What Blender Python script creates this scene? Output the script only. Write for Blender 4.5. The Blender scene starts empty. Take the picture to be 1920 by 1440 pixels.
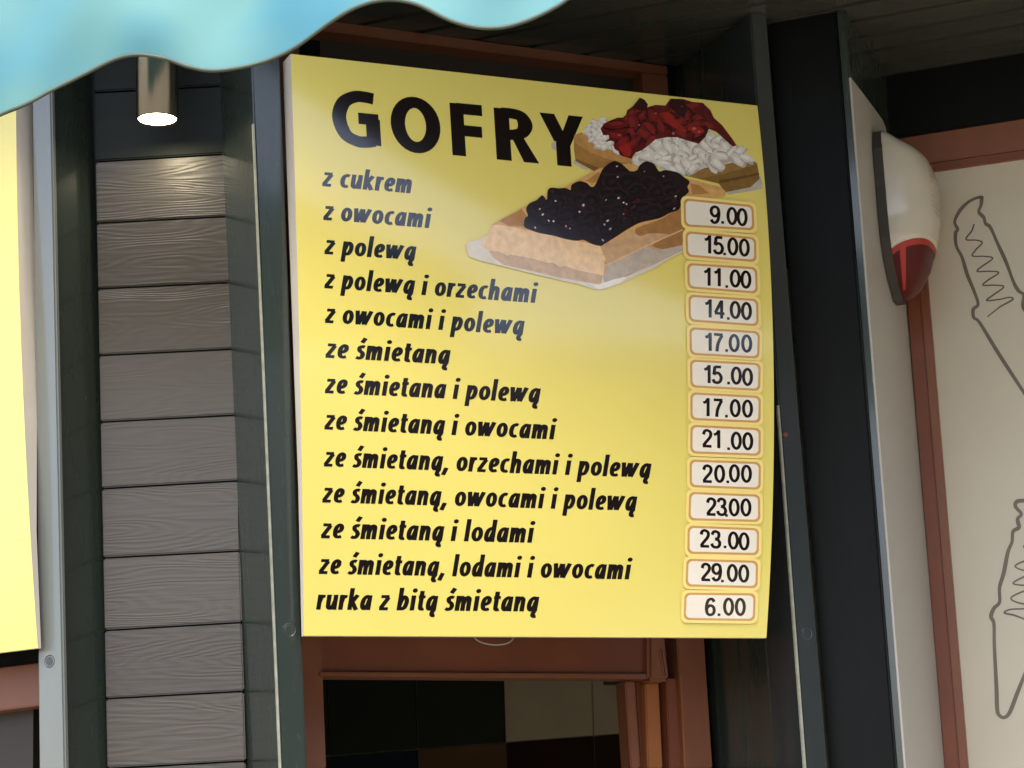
import bpy, bmesh, math, random
import numpy as np
from mathutils import Vector, Matrix
from mathutils.geometry import tessellate_polygon

random.seed(7)
SC = bpy.context.scene
COL = SC.collection

# ------------------------------------------------------------------ camera
FPX, CX, CY = 4235.0, 960.0, 720.0          # focal length and centre in photo pixels
CAM = np.array([0.0, 0.0, 1.6])
_up = np.array([-750.0, 17500.0, -FPX]); _up /= np.linalg.norm(_up)
_v = np.array([0.0, 0.0, -1.0])
_y = _v - _v.dot(_up) * _up; _y /= np.linalg.norm(_y)
_x = np.cross(_y, _up)
RW = np.array([_x, _y, _up])
cd = bpy.data.cameras.new('camera'); cam = bpy.data.objects.new('camera', cd); COL.objects.link(cam)
cd.sensor_width = 36.0; cd.lens = FPX / 1920 * 36.0; cd.clip_start = 0.05; cd.clip_end = 1000
m = Matrix.Identity(4)
for i in range(3):
    for j in range(3):
        m[i][j] = RW[i][j]
m[0][3], m[1][3], m[2][3] = CAM
cam.matrix_world = m
SC.camera = cam

# ------------------------------------------------------------------ light
SUN_EL, SUN_AZ = 60.0, 262.0                 # degrees; azimuth measured from +X counter-clockwise
w = bpy.data.worlds.new('World'); SC.world = w; w.use_nodes = True
nt = w.node_tree; bg = nt.nodes['Background']
sky = nt.nodes.new('ShaderNodeTexSky'); sky.sky_type = 'NISHITA'; sky.sun_disc = False
sky.sun_elevation = math.radians(SUN_EL); sky.sun_rotation = math.radians(90 - SUN_AZ)
sky.dust_density = 3.5; sky.ozone_density = 0.4; sky.air_density = 0.8
nt.links.new(sky.outputs[0], bg.inputs[0]); bg.inputs[1].default_value = 0.15
sl = bpy.data.lights.new('sun', 'SUN'); sun = bpy.data.objects.new('sun', sl); COL.objects.link(sun)
sl.energy = 0.9; sl.angle = math.radians(30); sl.color = (1.0, 0.96, 0.88)
sd = Vector((math.cos(math.radians(SUN_EL)) * math.cos(math.radians(SUN_AZ)),
             math.cos(math.radians(SUN_EL)) * math.sin(math.radians(SUN_AZ)), math.sin(math.radians(SUN_EL))))
sun.rotation_euler = sd.to_track_quat('Z', 'Y').to_euler()
vs = SC.view_settings; vs.view_transform = 'Standard'; vs.look = 'None'; vs.exposure = 1.65; vs.gamma = 1.0
vs.use_curve_mapping = False
SC.render.engine = 'CYCLES'
SC.cycles.max_bounces = 8

# ------------------------------------------------------------------ geometry helpers
def U(a): a = math.radians(a); return np.array([math.cos(a), math.sin(a), 0.0])
def N(a): a = math.radians(a); return np.array([math.sin(a), -math.cos(a), 0.0])   # faces the viewer's side
def ray(px, py):
    d = RW @ np.array([px - CX, CY - py, -FPX]); return d / np.linalg.norm(d)
def hit(px, py, pl):
    P, n = pl; d = ray(px, py); return CAM + d * ((P - CAM).dot(n) / d.dot(n))
def proj(P):
    c = RW.T @ (np.array(P) - CAM); return CX - FPX * c[0] / c[2], CY + FPX * c[1] / c[2]
def depth_pt(px, py, D): d = ray(px, py); return CAM + d * (D / d[1])
def off(pl, t): return (pl[0] + pl[1] * t, pl[1])
Z = np.array([0, 0, 1.0])

def srgb(r, g, b):
    f = lambda c: (c / 255 / 12.92) if c / 255 <= 0.04045 else ((c / 255 + 0.055) / 1.055) ** 2.4
    return (f(r), f(g), f(b), 1.0)

# ------------------------------------------------------------------ materials
def mat(name, col, rough=0.5, noise=0.0, nscale=8.0, bump=0.0, bscale=60.0, stretch=(1, 1, 1), metal=0.0, coat=0.0,
        spec=0.5, rnoise=0.0, specks=0.0):
    M = bpy.data.materials.new(name); M.use_nodes = True
    t = M.node_tree; p = t.nodes['Principled BSDF']
    p.inputs['Roughness'].default_value = rough; p.inputs['Metallic'].default_value = metal
    p.inputs['Coat Weight'].default_value = coat; p.inputs['Coat Roughness'].default_value = 0.1
    p.inputs['Specular IOR Level'].default_value = spec
    tc = t.nodes.new('ShaderNodeTexCoord'); mp = t.nodes.new('ShaderNodeMapping')
    mp.inputs['Scale'].default_value = stretch; t.links.new(tc.outputs['Object'], mp.inputs[0])
    p.inputs['Base Color'].default_value = col
    cur = None
    if noise > 0:
        n = t.nodes.new('ShaderNodeTexNoise'); n.inputs['Scale'].default_value = nscale; n.inputs['Detail'].default_value = 6
        t.links.new(mp.outputs[0], n.inputs['Vector'])
        r = t.nodes.new('ShaderNodeMapRange'); r.inputs[1].default_value = 0.3; r.inputs[2].default_value = 0.7
        r.inputs[3].default_value = 1 - noise; r.inputs[4].default_value = 1 + noise
        t.links.new(n.outputs[0], r.inputs[0])
        mx = t.nodes.new('ShaderNodeVectorMath'); mx.operation = 'SCALE'; mx.inputs[0].default_value = col[:3]
        t.links.new(r.outputs[0], mx.inputs['Scale']); cur = mx.outputs[0]
    if specks > 0:
        n = t.nodes.new('ShaderNodeTexNoise'); n.inputs['Scale'].default_value = 70; n.inputs['Detail'].default_value = 3
        t.links.new(tc.outputs['Object'], n.inputs['Vector'])
        r = t.nodes.new('ShaderNodeMapRange'); r.inputs[1].default_value = 0.70; r.inputs[2].default_value = 0.76
        r.inputs[3].default_value = 0; r.inputs[4].default_value = specks
        t.links.new(n.outputs[0], r.inputs[0])
        mix = t.nodes.new('ShaderNodeMix'); mix.data_type = 'RGBA'
        t.links.new(r.outputs[0], mix.inputs[0])
        if cur: t.links.new(cur, mix.inputs[6])
        else: mix.inputs[6].default_value = col
        mix.inputs[7].default_value = (0.35, 0.34, 0.31, 1); cur = mix.outputs[2]
    if cur: t.links.new(cur, p.inputs['Base Color'])
    if rnoise > 0:
        n = t.nodes.new('ShaderNodeTexNoise'); n.inputs['Scale'].default_value = 12; n.inputs['Detail'].default_value = 8
        t.links.new(mp.outputs[0], n.inputs['Vector'])
        r = t.nodes.new('ShaderNodeMapRange'); r.inputs[3].default_value = max(0.02, rough - rnoise); r.inputs[4].default_value = rough + rnoise
        t.links.new(n.outputs[0], r.inputs[0]); t.links.new(r.outputs[0], p.inputs['Roughness'])
    if bump > 0:
        n = t.nodes.new('ShaderNodeTexNoise'); n.inputs['Scale'].default_value = bscale; n.inputs['Detail'].default_value = 5
        t.links.new(mp.outputs[0], n.inputs['Vector'])
        b = t.nodes.new('ShaderNodeBump'); b.inputs['Strength'].default_value = 0.5; b.inputs['Distance'].default_value = bump
        t.links.new(n.outputs[0], b.inputs['Height']); t.links.new(b.outputs[0], p.inputs['Normal'])
    return M

def wood_mat(name, col, rough):
    """taupe painted timber with an embossed, wandering horizontal grain"""
    M = bpy.data.materials.new(name); M.use_nodes = True
    t = M.node_tree; p = t.nodes['Principled BSDF']; L = t.links.new
    p.inputs['Roughness'].default_value = rough
    tc = t.nodes.new('ShaderNodeTexCoord'); oi = t.nodes.new('ShaderNodeObjectInfo')
    add = t.nodes.new('ShaderNodeVectorMath'); add.operation = 'ADD'
    sc = t.nodes.new('ShaderNodeVectorMath'); sc.operation = 'SCALE'; sc.inputs[0].default_value = (7.3, 3.1, 5.7)
    L(oi.outputs['Random'], sc.inputs['Scale']); L(tc.outputs['Object'], add.inputs[0]); L(sc.outputs[0], add.inputs[1])
    mp = t.nodes.new('ShaderNodeMapping'); mp.inputs['Scale'].default_value = (1.1, 1.0, 7.5); L(add.outputs[0], mp.inputs[0])
    n1 = t.nodes.new('ShaderNodeTexNoise'); n1.inputs['Scale'].default_value = 1.6; n1.inputs['Detail'].default_value = 2.0
    L(mp.outputs[0], n1.inputs['Vector'])
    mul = t.nodes.new('ShaderNodeMath'); mul.operation = 'MULTIPLY'; mul.inputs[1].default_value = 170; L(n1.outputs[0], mul.inputs[0])
    sn = t.nodes.new('ShaderNodeMath'); sn.operation = 'SINE'; L(mul.outputs[0], sn.inputs[0])
    mp2 = t.nodes.new('ShaderNodeMapping'); mp2.inputs['Scale'].default_value = (6, 6, 160); L(add.outputs[0], mp2.inputs[0])
    n2 = t.nodes.new('ShaderNodeTexNoise'); n2.inputs['Scale'].default_value = 1.5; n2.inputs['Detail'].default_value = 6; L(mp2.outputs[0], n2.inputs['Vector'])
    h = t.nodes.new('ShaderNodeMath'); h.operation = 'MULTIPLY_ADD'; h.inputs[1].default_value = 0.2
    L(sn.outputs[0], h.inputs[0]); L(n2.outputs[0], h.inputs[2])
    b = t.nodes.new('ShaderNodeBump'); b.inputs['Strength'].default_value = 0.5; b.inputs['Distance'].default_value = 0.001
    L(h.outputs[0], b.inputs['Height']); L(b.outputs[0], p.inputs['Normal'])
    r = t.nodes.new('ShaderNodeMapRange'); r.inputs[1].default_value = -0.2; r.inputs[2].default_value = 1.1
    r.inputs[3].default_value = 0.80; r.inputs[4].default_value = 1.12; L(h.outputs[0], r.inputs[0])
    rv = t.nodes.new('ShaderNodeMapRange'); rv.inputs[3].default_value = 0.9; rv.inputs[4].default_value = 1.08; L(oi.outputs['Random'], rv.inputs[0])
    mm = t.nodes.new('ShaderNodeMath'); mm.operation = 'MULTIPLY'; L(r.outputs[0], mm.inputs[0]); L(rv.outputs[0], mm.inputs[1])
    mx = t.nodes.new('ShaderNodeVectorMath'); mx.operation = 'SCALE'; mx.inputs[0].default_value = col[:3]
    L(mm.outputs[0], mx.inputs['Scale']); L(mx.outputs[0], p.inputs['Base Color'])
    return M

M = {}
M['green'] = mat('dark_green_paint', srgb(46, 55, 48), 0.26, 0.05, 5, 0.0003, 40, (6, 6, 0.6), rnoise=0.07, specks=0.06, coat=0.6)
M['black'] = mat('black_green_paint', srgb(15, 17, 16), 0.45, 0.12, 6, 0.0004, 40, (8, 8, 0.5), rnoise=0.08, spec=0.13)
M['strip'] = mat('slate_grey_paint', srgb(48, 54, 54), 0.24, 0.05, 7, 0.0003, 30, (5, 5, 0.8), rnoise=0.06, specks=0.06, coat=0.6)
M['pale'] = mat('pale_grey_paint', srgb(112, 117, 112), 0.2, 0.04, 7, 0.0003, 30, (5, 5, 0.8), rnoise=0.05, specks=0.08, coat=0.8)  # lighter than the other posts: sky glare put into the colour
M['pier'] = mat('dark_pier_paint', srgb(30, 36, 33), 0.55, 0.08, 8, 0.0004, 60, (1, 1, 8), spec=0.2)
M['edge'] = mat('worn_pale_edge', srgb(158, 160, 144), 0.4, 0.2, 20, stretch=(1, 1, 3))  # pale colour stands in for gloss highlights along edges
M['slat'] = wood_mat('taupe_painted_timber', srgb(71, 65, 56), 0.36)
M['ceil'] = mat('ceiling_paint', srgb(62, 65, 58), 0.2, 0.12, 6, 0.0005, 40, (1, 8, 1), rnoise=0.06)
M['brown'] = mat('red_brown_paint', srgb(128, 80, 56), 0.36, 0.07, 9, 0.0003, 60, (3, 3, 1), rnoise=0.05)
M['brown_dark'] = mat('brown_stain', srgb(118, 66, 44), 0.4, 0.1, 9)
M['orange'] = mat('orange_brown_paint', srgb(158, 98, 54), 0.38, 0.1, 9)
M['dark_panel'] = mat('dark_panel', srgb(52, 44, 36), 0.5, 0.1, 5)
M['white'] = mat('white_laminate', srgb(172, 170, 161), 0.45, 0.03, 5, 0.0002, 120)
M['cream'] = mat('cream_panel', srgb(200, 193, 172), 0.35, 0.03, 6, 0.0002, 150, specks=0.0)
M['line'] = mat('grey_brown_line', srgb(108, 99, 86), 0.45, 0.12, 18)
M['yellow'] = mat('yellow_print', srgb(234, 220, 116), 0.16, 0.02, 3, coat=0.8, rnoise=0.04)
M['rim'] = mat('white_sign_edge', srgb(214, 206, 192), 0.4, 0.05, 10)
M['ink'] = mat('black_ink', srgb(20, 11, 8), 0.15, 0.0, coat=0.8, spec=0.5)
M['gold'] = mat('gold_line', srgb(206, 160, 92), 0.25, 0.06, 20, coat=0.3)
M['halo'] = mat('pale_yellow_print', srgb(250, 228, 140), 0.2, 0.0, coat=0.3)
M['plate'] = mat('ivory_plate', srgb(240, 234, 218), 0.25, 0.03, 12, coat=0.3)
M['rubber'] = mat('dark_grey_plastic', srgb(62, 58, 54), 0.6, 0.1, 20)
M['siren'] = mat('ivory_plastic', srgb(200, 195, 180), 0.22, 0.03, 10, coat=0.4)
M['red'] = mat('dark_red_lens', srgb(78, 7, 11), 0.35, 0.05, 20, coat=0.0, spec=0.25)
M['red_b'] = mat('bright_red_lens', srgb(165, 18, 14), 0.35, 0.05, 20, coat=0.1)
M['hole'] = mat('speaker_hole', srgb(104, 96, 82), 0.7)
M['ground'] = mat('concrete_paving', srgb(146, 136, 116), 0.85, 0.12, 3)
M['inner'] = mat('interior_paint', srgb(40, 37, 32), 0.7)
M['tile_black'] = mat('black_tile', srgb(58, 62, 54), 0.25)
M['tile_navy'] = mat('navy_tile', srgb(40, 54, 62), 0.25)
M['tile_cream'] = mat('cream_tile', srgb(212, 200, 166), 0.4, 0.05, 10)
M['tile_brown'] = mat('brown_tile', srgb(112, 86, 58), 0.4, 0.1, 8)
M['tile_red'] = mat('dark_red_tile', srgb(52, 24, 20), 0.4, 0.1, 8)
M['grout'] = mat('grout', srgb(150, 150, 126), 0.8)
M['wire'] = mat('white_wire', srgb(150, 148, 138), 0.4)

def steel_mat():
    X = mat('brushed_steel', srgb(140, 136, 124), 0.24, 0.1, 30, stretch=(1, 1, 0.05), metal=1.0)
    return X
M['steel'] = steel_mat()
def emit_mat():
    X = bpy.data.materials.new('lamp_glow'); X.use_nodes = True; p = X.node_tree.nodes['Principled BSDF']
    p.inputs['Emission Color'].default_value = (1.0, 0.86, 0.58, 1); p.inputs['Emission Strength'].default_value = 17
    return X
M['glow'] = emit_mat()
def fabric_mat():
    X = bpy.data.materials.new('turquoise_canvas'); X.use_nodes = True; t = X.node_tree; L = t.links.new
    p = t.nodes['Principled BSDF']; out = t.nodes['Material Output']
    tc = t.nodes.new('ShaderNodeTexCoord')
    n = t.nodes.new('ShaderNodeTexNoise'); n.inputs['Scale'].default_value = 4.2; n.inputs['Detail'].default_value = 1
    mp = t.nodes.new('ShaderNodeMapping'); mp.inputs['Scale'].default_value = (1, 1, 1.3); mp.inputs['Rotation'].default_value = (0, 0.5, 0)
    L(tc.outputs['Object'], mp.inputs[0]); L(mp.outputs[0], n.inputs['Vector'])
    cr = t.nodes.new('ShaderNodeValToRGB'); cr.color_ramp.elements[0].position = 0.42; cr.color_ramp.elements[1].position = 0.62
    cr.color_ramp.elements[0].color = srgb(78, 138, 156); cr.color_ramp.elements[1].color = srgb(104, 152, 152)
    L(n.outputs[0], cr.inputs[0]); L(cr.outputs[0], p.inputs['Base Color'])
    p.inputs['Roughness'].default_value = 0.75; p.inputs['Specular IOR Level'].default_value = 0.25
    tr = t.nodes.new('ShaderNodeBsdfTranslucent'); L(cr.outputs[0], tr.inputs[0])
    mx = t.nodes.new('ShaderNodeMixShader'); mx.inputs[0].default_value = 0.15
    L(p.outputs[0], mx.inputs[1]); L(tr.outputs[0], mx.inputs[2]); L(mx.outputs[0], out.inputs[0])
    w_ = t.nodes.new('ShaderNodeTexNoise'); w_.inputs['Scale'].default_value = 900; L(tc.outputs['Object'], w_.inputs['Vector'])
    b = t.nodes.new('ShaderNodeBump'); b.inputs['Strength'].default_value = 0.15; b.inputs['Distance'].default_value = 0.0005
    L(w_.outputs[0], b.inputs['Height']); L(b.outputs[0], p.inputs['Normal'])
    return X
M['fabric'] = fabric_mat()
M['binding'] = mat('olive_binding', srgb(70, 82, 70), 0.6, 0.15, 30, 0.0003, 400)

# ------------------------------------------------------------------ object helpers
def root(name, loc, label, cat, group=None, kind=None):
    o = bpy.data.objects.new(name, None); COL.objects.link(o); o.location = loc; o.empty_display_size = 0.1
    o['label'] = label; o['category'] = cat
    if group: o['group'] = group
    if kind: o['kind'] = kind
    return o
def wloc(o):
    v = Vector((0, 0, 0))
    while o: v += o.location; o = o.parent
    return v
def mesh_obj(name, verts, faces, mt, parent=None, smooth=False, label=None, bevel=0.0, seg=2):
    v0 = wloc(parent) if parent else Vector((0, 0, 0))
    me = bpy.data.meshes.new(name)
    me.from_pydata([tuple(float(q) for q in (np.array(v) - np.array(v0))) for v in verts], [], faces)
    bm = bmesh.new(); bm.from_mesh(me)
    if bevel > 0:
        bmesh.ops.recalc_face_normals(bm, faces=bm.faces)
        bmesh.ops.bevel(bm, geom=list(bm.edges), offset=bevel, segments=seg, affect='EDGES', clamp_overlap=True)
    bmesh.ops.recalc_face_normals(bm, faces=bm.faces)
    if smooth:
        for f in bm.faces: f.smooth = True
    bm.to_mesh(me); bm.free()
    me.materials.append(mt)
    o = bpy.data.objects.new(name, me); COL.objects.link(o); o.parent = parent
    if label: o['label'] = label
    return o
def prism_pts(name, pts, back, mt, parent, bevel=0.0015, label=None):
    """solid from an outline and the vector that leads from its front to its back"""
    n = len(pts); back = np.array(back)
    v = list(pts) + [p + back for p in pts]
    f = [tuple(range(n)), tuple(range(2 * n - 1, n - 1, -1))] + [(i, i + n, (i + 1) % n + n, (i + 1) % n) for i in range(n)]
    return mesh_obj(name, v, f, mt, parent, bevel=bevel, label=label)
def prism(name, px, pl, d, mt, parent, bevel=0.0015, label=None):
    return prism_pts(name, [hit(x, y, pl) for x, y in px], -pl[1] * d, mt, parent, bevel, label)
def edge_line(pl, a, b):
    A, B = hit(*a, pl), hit(*b, pl)
    return lambda z: A + (B - A) * ((z - A[2]) / (B[2] - A[2]))
def strip(name, pl, la, lb, z0, z1, d, mt, parent, bevel=0.002, label=None):
    """upright board between two edge lines (each two photo points on plane pl), from z0 to z1, d deep"""
    a, b = edge_line(pl, *la), edge_line(pl, *lb)
    return prism_pts(name, [a(z0), b(z0), b(z1), a(z1)], -pl[1] * d, mt, parent, bevel, label)
def box(name, P, ax, ay, az, mt, parent, bevel=0.002):
    P, ax, ay, az = map(np.array, (P, ax, ay, az))
    return prism_pts(name, [P, P + ax, P + ax + az, P + az], ay, mt, parent, bevel)
def ribbon(pts, n, half):
    """flat ribbon along 3D pts lying in a plane with normal n -> verts, faces"""
    v, f = [], []
    k = len(pts)
    for i, p in enumerate(pts):
        t = pts[min(i + 1, k - 1)] - pts[max(i - 1, 0)]; t = t / (np.linalg.norm(t) + 1e-9)
        s = np.cross(n, t); h = half(i / (k - 1)) if callable(half) else half
        v += [p + s * h, p - s * h]
    for i in range(k - 1): f.append((2 * i, 2 * i + 1, 2 * i + 3, 2 * i + 2))
    return v, f
def catmull(P, k=8, closed=False):
    P = [np.array(p, float) for p in P]; n = len(P); out = []
    rng = range(n if closed else n - 1)
    for i in rng:
        p0 = P[(i - 1) % n] if closed or i > 0 else 2 * P[0] - P[1]
        p1, p2 = P[i], P[(i + 1) % n]
        p3 = P[(i + 2) % n] if closed or i + 2 < n else 2 * P[-1] - P[-2]
        for j in range(k):
            t = j / k
            out.append(0.5 * (2 * p1 + (p2 - p0) * t + (2 * p0 - 5 * p1 + 4 * p2 - p3) * t * t + (3 * p1 - p0 - 3 * p2 + p3) * t ** 3))
    if not closed: out.append(P[-1])
    return out

# ------------------------------------------------------------------ planes of the kiosk
ZC = 3.23                                                # ceiling height
P1 = depth_pt(504, 900, 3.5)
W1 = (P1, N(25))                                         # front of the posts beside the menu window
WS = (P1 - N(25) * 0.16, N(-4))                          # slatted pier
WL = (depth_pt(113.6, 900, 3.565), N(-27))               # front of the left post
C2 = hit(1553, 900, W1)
WK = (C2, N(-20))                                        # dark post to the right
WF = off(W1, -0.30)                                      # window frame behind the menu sign
A2 = hit(1640, 700, WK); _L = hit(1699, 1440, WK) - A2; _n = np.cross(_L, N(-20)); _n /= np.linalg.norm(_n); _n = _n if _n[0] > 0 else -_n
WN = (A2, _n)               # white side board (faces right)
B2 = hit(1711, 700, WN); WR = (B2, N(-20))               # right hand wall

# ------------------------------------------------------------------ ground
def plane_grid(name, x0, x1, y0, y1, z, mt):
    o = mesh_obj(name, [(x0, y0, z), (x1, y0, z), (x1, y1, z), (x0, y1, z)], [(0, 1, 2, 3)], mt); return o
g = plane_grid('ground', -300, 300, -300, 300, 0.0, M['ground']); g['kind'] = 'structure'

# ------------------------------------------------------------------ unseen building, added to darken low reflections in the gloss
M['facade'] = mat('grey_render', srgb(96, 92, 84), 0.9, 0.15, 0.6)
M['roof'] = mat('slate_roof', srgb(58, 54, 52), 0.8, 0.1, 3)
M['pane'] = mat('window_glass', srgb(24, 28, 30), 0.1)
bc = CAM * [1, 1, 0] + np.array([24.0, -19.0, 0]); bn = np.array([-.72, .69, 0]); bn /= np.linalg.norm(bn); bu = np.cross(Z, bn)
BD = root('building', tuple(bc), 'long grey building with a slate roof across the square behind the viewer, outside the frame', 'building')
prism_pts('wall', [bc - bu * 26, bc + bu * 26, bc + bu * 26 + Z * 9, bc - bu * 26 + Z * 9], -bn * 9, M['facade'], BD, 0)
rp = [bc - bu * 26.4 + bn * .5 + Z * 9, bc - bu * 26.4 - bn * 9.5 + Z * 9, bc - bu * 26.4 - bn * 4.5 + Z * 12.5]
prism_pts('roof', rp, bu * 52.8, M['roof'], BD, 0)  # roof of the added unseen building
for fl in range(3):
    for wi in range(14):
        o_ = bc + bu * (-24 + wi * 3.6) + Z * (1.2 + fl * 2.9) + bn * .02
        prism_pts('window', [o_, o_ + bu * 1.3, o_ + bu * 1.3 + Z * 1.6, o_ + Z * 1.6], bn * .05, M['pane'], BD, 0)  # window of the added unseen building

# ------------------------------------------------------------------ kiosk
K = root('ice_cream_kiosk', (0.1, 4.2, 0), 'dark green timber ice cream kiosk wall with slatted pier, brown window frames and planked ceiling', 'kiosk')

# left post, slats, right post of the slatted pier
strip('post', WL, ((61, 340), (73, 1440)), ((99, 340), (122, 1440)), 0, ZC, 0.012, M['pale'], K, 0.003)  # front face lightened to carry its sky glare
strip('reveal_board', off(WL, -0.0125), ((61, 340), (73, 1440)), ((99, 340), (122, 1440)), 0, ZC, 0.30, M['green'], K, 0.002)
strip('post', W1, ((477, 250), (527, 1440)), ((530, 250), (576, 1440)), 0, ZC, 0.34, M['green'], K, 0.003)
# pale corner lines: the gloss highlight put in as colour
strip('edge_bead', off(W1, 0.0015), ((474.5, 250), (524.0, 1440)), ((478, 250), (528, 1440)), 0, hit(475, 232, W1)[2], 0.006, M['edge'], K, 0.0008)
backl, backr = hit(120, 900, off(WS, -0.03)), hit(520, 900, off(WS, -0.03))
prism_pts('backing_board', [backl * [1, 1, 0], backr * [1, 1, 0], backr * [1, 1, 0] + Z * ZC, backl * [1, 1, 0] + Z * ZC], -WS[1] * 0.02, M['black'], K)
js = [(173, 160), (303, 288), (418, 405), (541, 529), (666, 654), (791, 778), (916, 901), (1046, 1033), (1182, 1167), (1310, 1296), (1441, 1427), (1574, 1560)]
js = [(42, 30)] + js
def xl(y): return 182 + (y - 303) * 0.0195
def xr(y): return 431.5 + (y - 288) * 0.0262
prev = None
for i in range(len(js) - 1):
    (l0, r0), (l1, r1) = js[i], js[i + 1]
    d = random.uniform(-0.0012, 0.0012)
    px = [(xl(l0) - 3, l0 + 1.7), (xr(r0) + random.uniform(-2, 0.5), r0 + 1.7), (xr(r1) + random.uniform(-2, 0.5), r1 - 1.7), (xl(l1) - 3, l1 - 1.7)]
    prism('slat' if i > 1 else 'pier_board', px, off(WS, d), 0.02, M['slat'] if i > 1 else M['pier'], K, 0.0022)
# fill the narrow strip behind the left reveal
# lower slats, below the photograph
zb = hit(200, 1574, WS)[2]
a = edge_line(WS, (xl(303) - 3, 303), (xl(1310) - 3, 1310)); b = edge_line(WS, (xr(288), 288), (xr(1296), 1296))
k = 0
while zb - 0.113 > 0:
    prism_pts('slat', [a(zb - 0.003), b(zb - 0.003), b(zb - 0.110), a(zb - 0.110)], -WS[1] * 0.02, M['slat'], K, 0.0022); zb -= 0.113
# right post of the menu window: front strip and two deep reveal boards
ra, rb = ((1464, 803), (1511, 1440)), ((1492.5, 700), (1553, 1440))
strip('post', W1, ra, rb, 0, ZC, 0.10, M['strip'], K, 0.003)
e_ = edge_line(W1, *ra); f_ = edge_line(W1, *rb)
for d0, d1 in ((0.102, 0.198), (0.2005, 0.34)):
    q = [e_(0), f_(0), f_(ZC), e_(ZC)]; q = [p - W1[1] * d0 for p in q]
    prism_pts('reveal_board', q, -W1[1] * (d1 - d0), M['green'], K, 0.002)
strip('edge_bead', off(W1, 0.002), ((1461, 803), (1508, 1440)), ((1465, 803), (1512.5, 1440)), 0, hit(1460, 760, W1)[2], 0.006, M['edge'], K, 0.0008)  # highlight of the front corner, painted as a pale bead
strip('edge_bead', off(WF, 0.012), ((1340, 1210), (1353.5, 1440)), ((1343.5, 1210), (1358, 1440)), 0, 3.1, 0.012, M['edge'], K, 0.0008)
# dark post to the right of it, with its corner trim
la, lb = ((1492.5, 700), (1553, 1440)), ((1621, 700), (1680, 1440))
strip('post', off(WK, -0.002), ((1494, 700), (1554.5, 1440)), lb, 0, ZC, 0.42, M['black'], K, 0.003)
strip('corner_trim', off(WK, 0.003), ((1623, 700), (1682.5, 1440)), ((1638.5, 700), (1697.5, 1440)), 0, ZC, 0.41, M['green'], K, 0.003)
strip('edge_bead', off(WK, 0.004), ((1620.2, 700), (1679.5, 1440)), ((1622.2, 700), (1681.5, 1440)), 0, 2.75, 0.01, M['pier'], K, 0.0008)  # slightly lighter bead standing in for the corner highlight
# white side board
ev = edge_line(WN, (1640, 700), (1699, 1440)); eb = edge_line(WN, (1711, 700), (1771, 1440))
topf, notch1, notch2 = hit(1595.5, 145, WN), hit(1655, 225, WN), hit(1664, 268, WN)
out = [ev(0), eb(0), eb(notch2[2] - 0.004), notch2, hit(1661, 240, WN), notch1, hit(1625, 184, WN), topf]
prism_pts('side_board', out, -WN[1] * 0.012, M['white'], K, 0)
# right wall: header, brown frame, cream panel
hx = hit(1640, 200, off(WR, 0.02)); ur = U(-20)
def wr_pt(px, py, d=0.0): return hit(px, py, off(WR, d))
t_l, t_r = wr_pt(1640, 264, 0.02), wr_pt(2300, 160, 0.02)
prism_pts('header_board', [t_l, t_r, t_r * [1, 1, 0] + Z * ZC, t_l * [1, 1, 0] + Z * ZC], -WR[1] * 0.04, M['black'], K, 0.003)
RF = K
prism('frame_bar', [(1640, 265), (2300, 161), (2300, 224), (1640, 320)], off(WR, 0.01), 0.03, M['brown'], K, 0.002)
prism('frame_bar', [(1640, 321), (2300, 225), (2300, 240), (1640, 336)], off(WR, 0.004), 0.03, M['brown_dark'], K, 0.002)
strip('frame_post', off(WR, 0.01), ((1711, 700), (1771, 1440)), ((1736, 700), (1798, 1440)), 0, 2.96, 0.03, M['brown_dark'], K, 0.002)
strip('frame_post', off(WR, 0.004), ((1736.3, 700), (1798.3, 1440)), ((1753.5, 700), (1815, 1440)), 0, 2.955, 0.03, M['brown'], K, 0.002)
cp = off(WR, -0.008)
c1, c2 = hit(1690, 900, cp), hit(2500, 900, cp)
panel = prism_pts('cream_panel', [c1 * [1, 1, 0], c2 * [1, 1, 0], c2 * [1, 1, 0] + Z * 3.05, c1 * [1, 1, 0] + Z * 3.05], -WR[1] * 0.02, M['cream'], K, 0)

# the line drawings of soft-serve cones on the cream panel (flat print)
def crop(pts, ox, oy, s): return [(ox + x / s, oy + y / s) for x, y in pts]
cpf = off(cp, 0.0008)
def drawing(px, half_px, closed=False, smooth=True, label=None):
    P = catmull([np.array(p) for p in px], 6) if smooth else [np.array(p, float) for p in px]
    pts = [hit(x, y, cpf) for x, y in P]
    hm = half_px * 1.05 * 4.1 / FPX
    v, f = ribbon(pts, WR[1], lambda t: hm * (1 + 0.12 * math.sin(t * 37)))
    return mesh_obj('cone_outline', v, f, M['line'], K, label=label)
s1 = 3.2
drawing(crop([(318, 300 - 160), (322, 128), (290, 132), (240, 158), (190, 210), (160, 275), (178, 318), (165, 345), (170, 420), (205, 490), (235, 590), (280, 700), (300, 770), (272, 800), (275, 850), (310, 880), (420, 1060), (576, 1300), (640, 1395)], 1740, 330, s1), 3.2, label='outline of a soft ice cream cone leaning left')
drawing(crop([(322, 128), (318, 175), (305, 215), (335, 250), (345, 285), (375, 310), (420, 410), (470, 520), (515, 640), (545, 690), (575, 715), (572, 790), (620, 850)], 1740, 330, s1), 3.2)
drawing(crop([(277, 288), (262, 330), (228, 380), (290, 385), (325, 400), (285, 445), (268, 480), (340, 482), (388, 495), (320, 545), (296, 572), (370, 572), (425, 580), (360, 625), (330, 655), (400, 655), (455, 665), (390, 715), (352, 747), (430, 740), (490, 728), (508, 742), (440, 780), (400, 810), (356, 845)], 1740, 330, s1), 1.5)
s2 = 2.572
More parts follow.
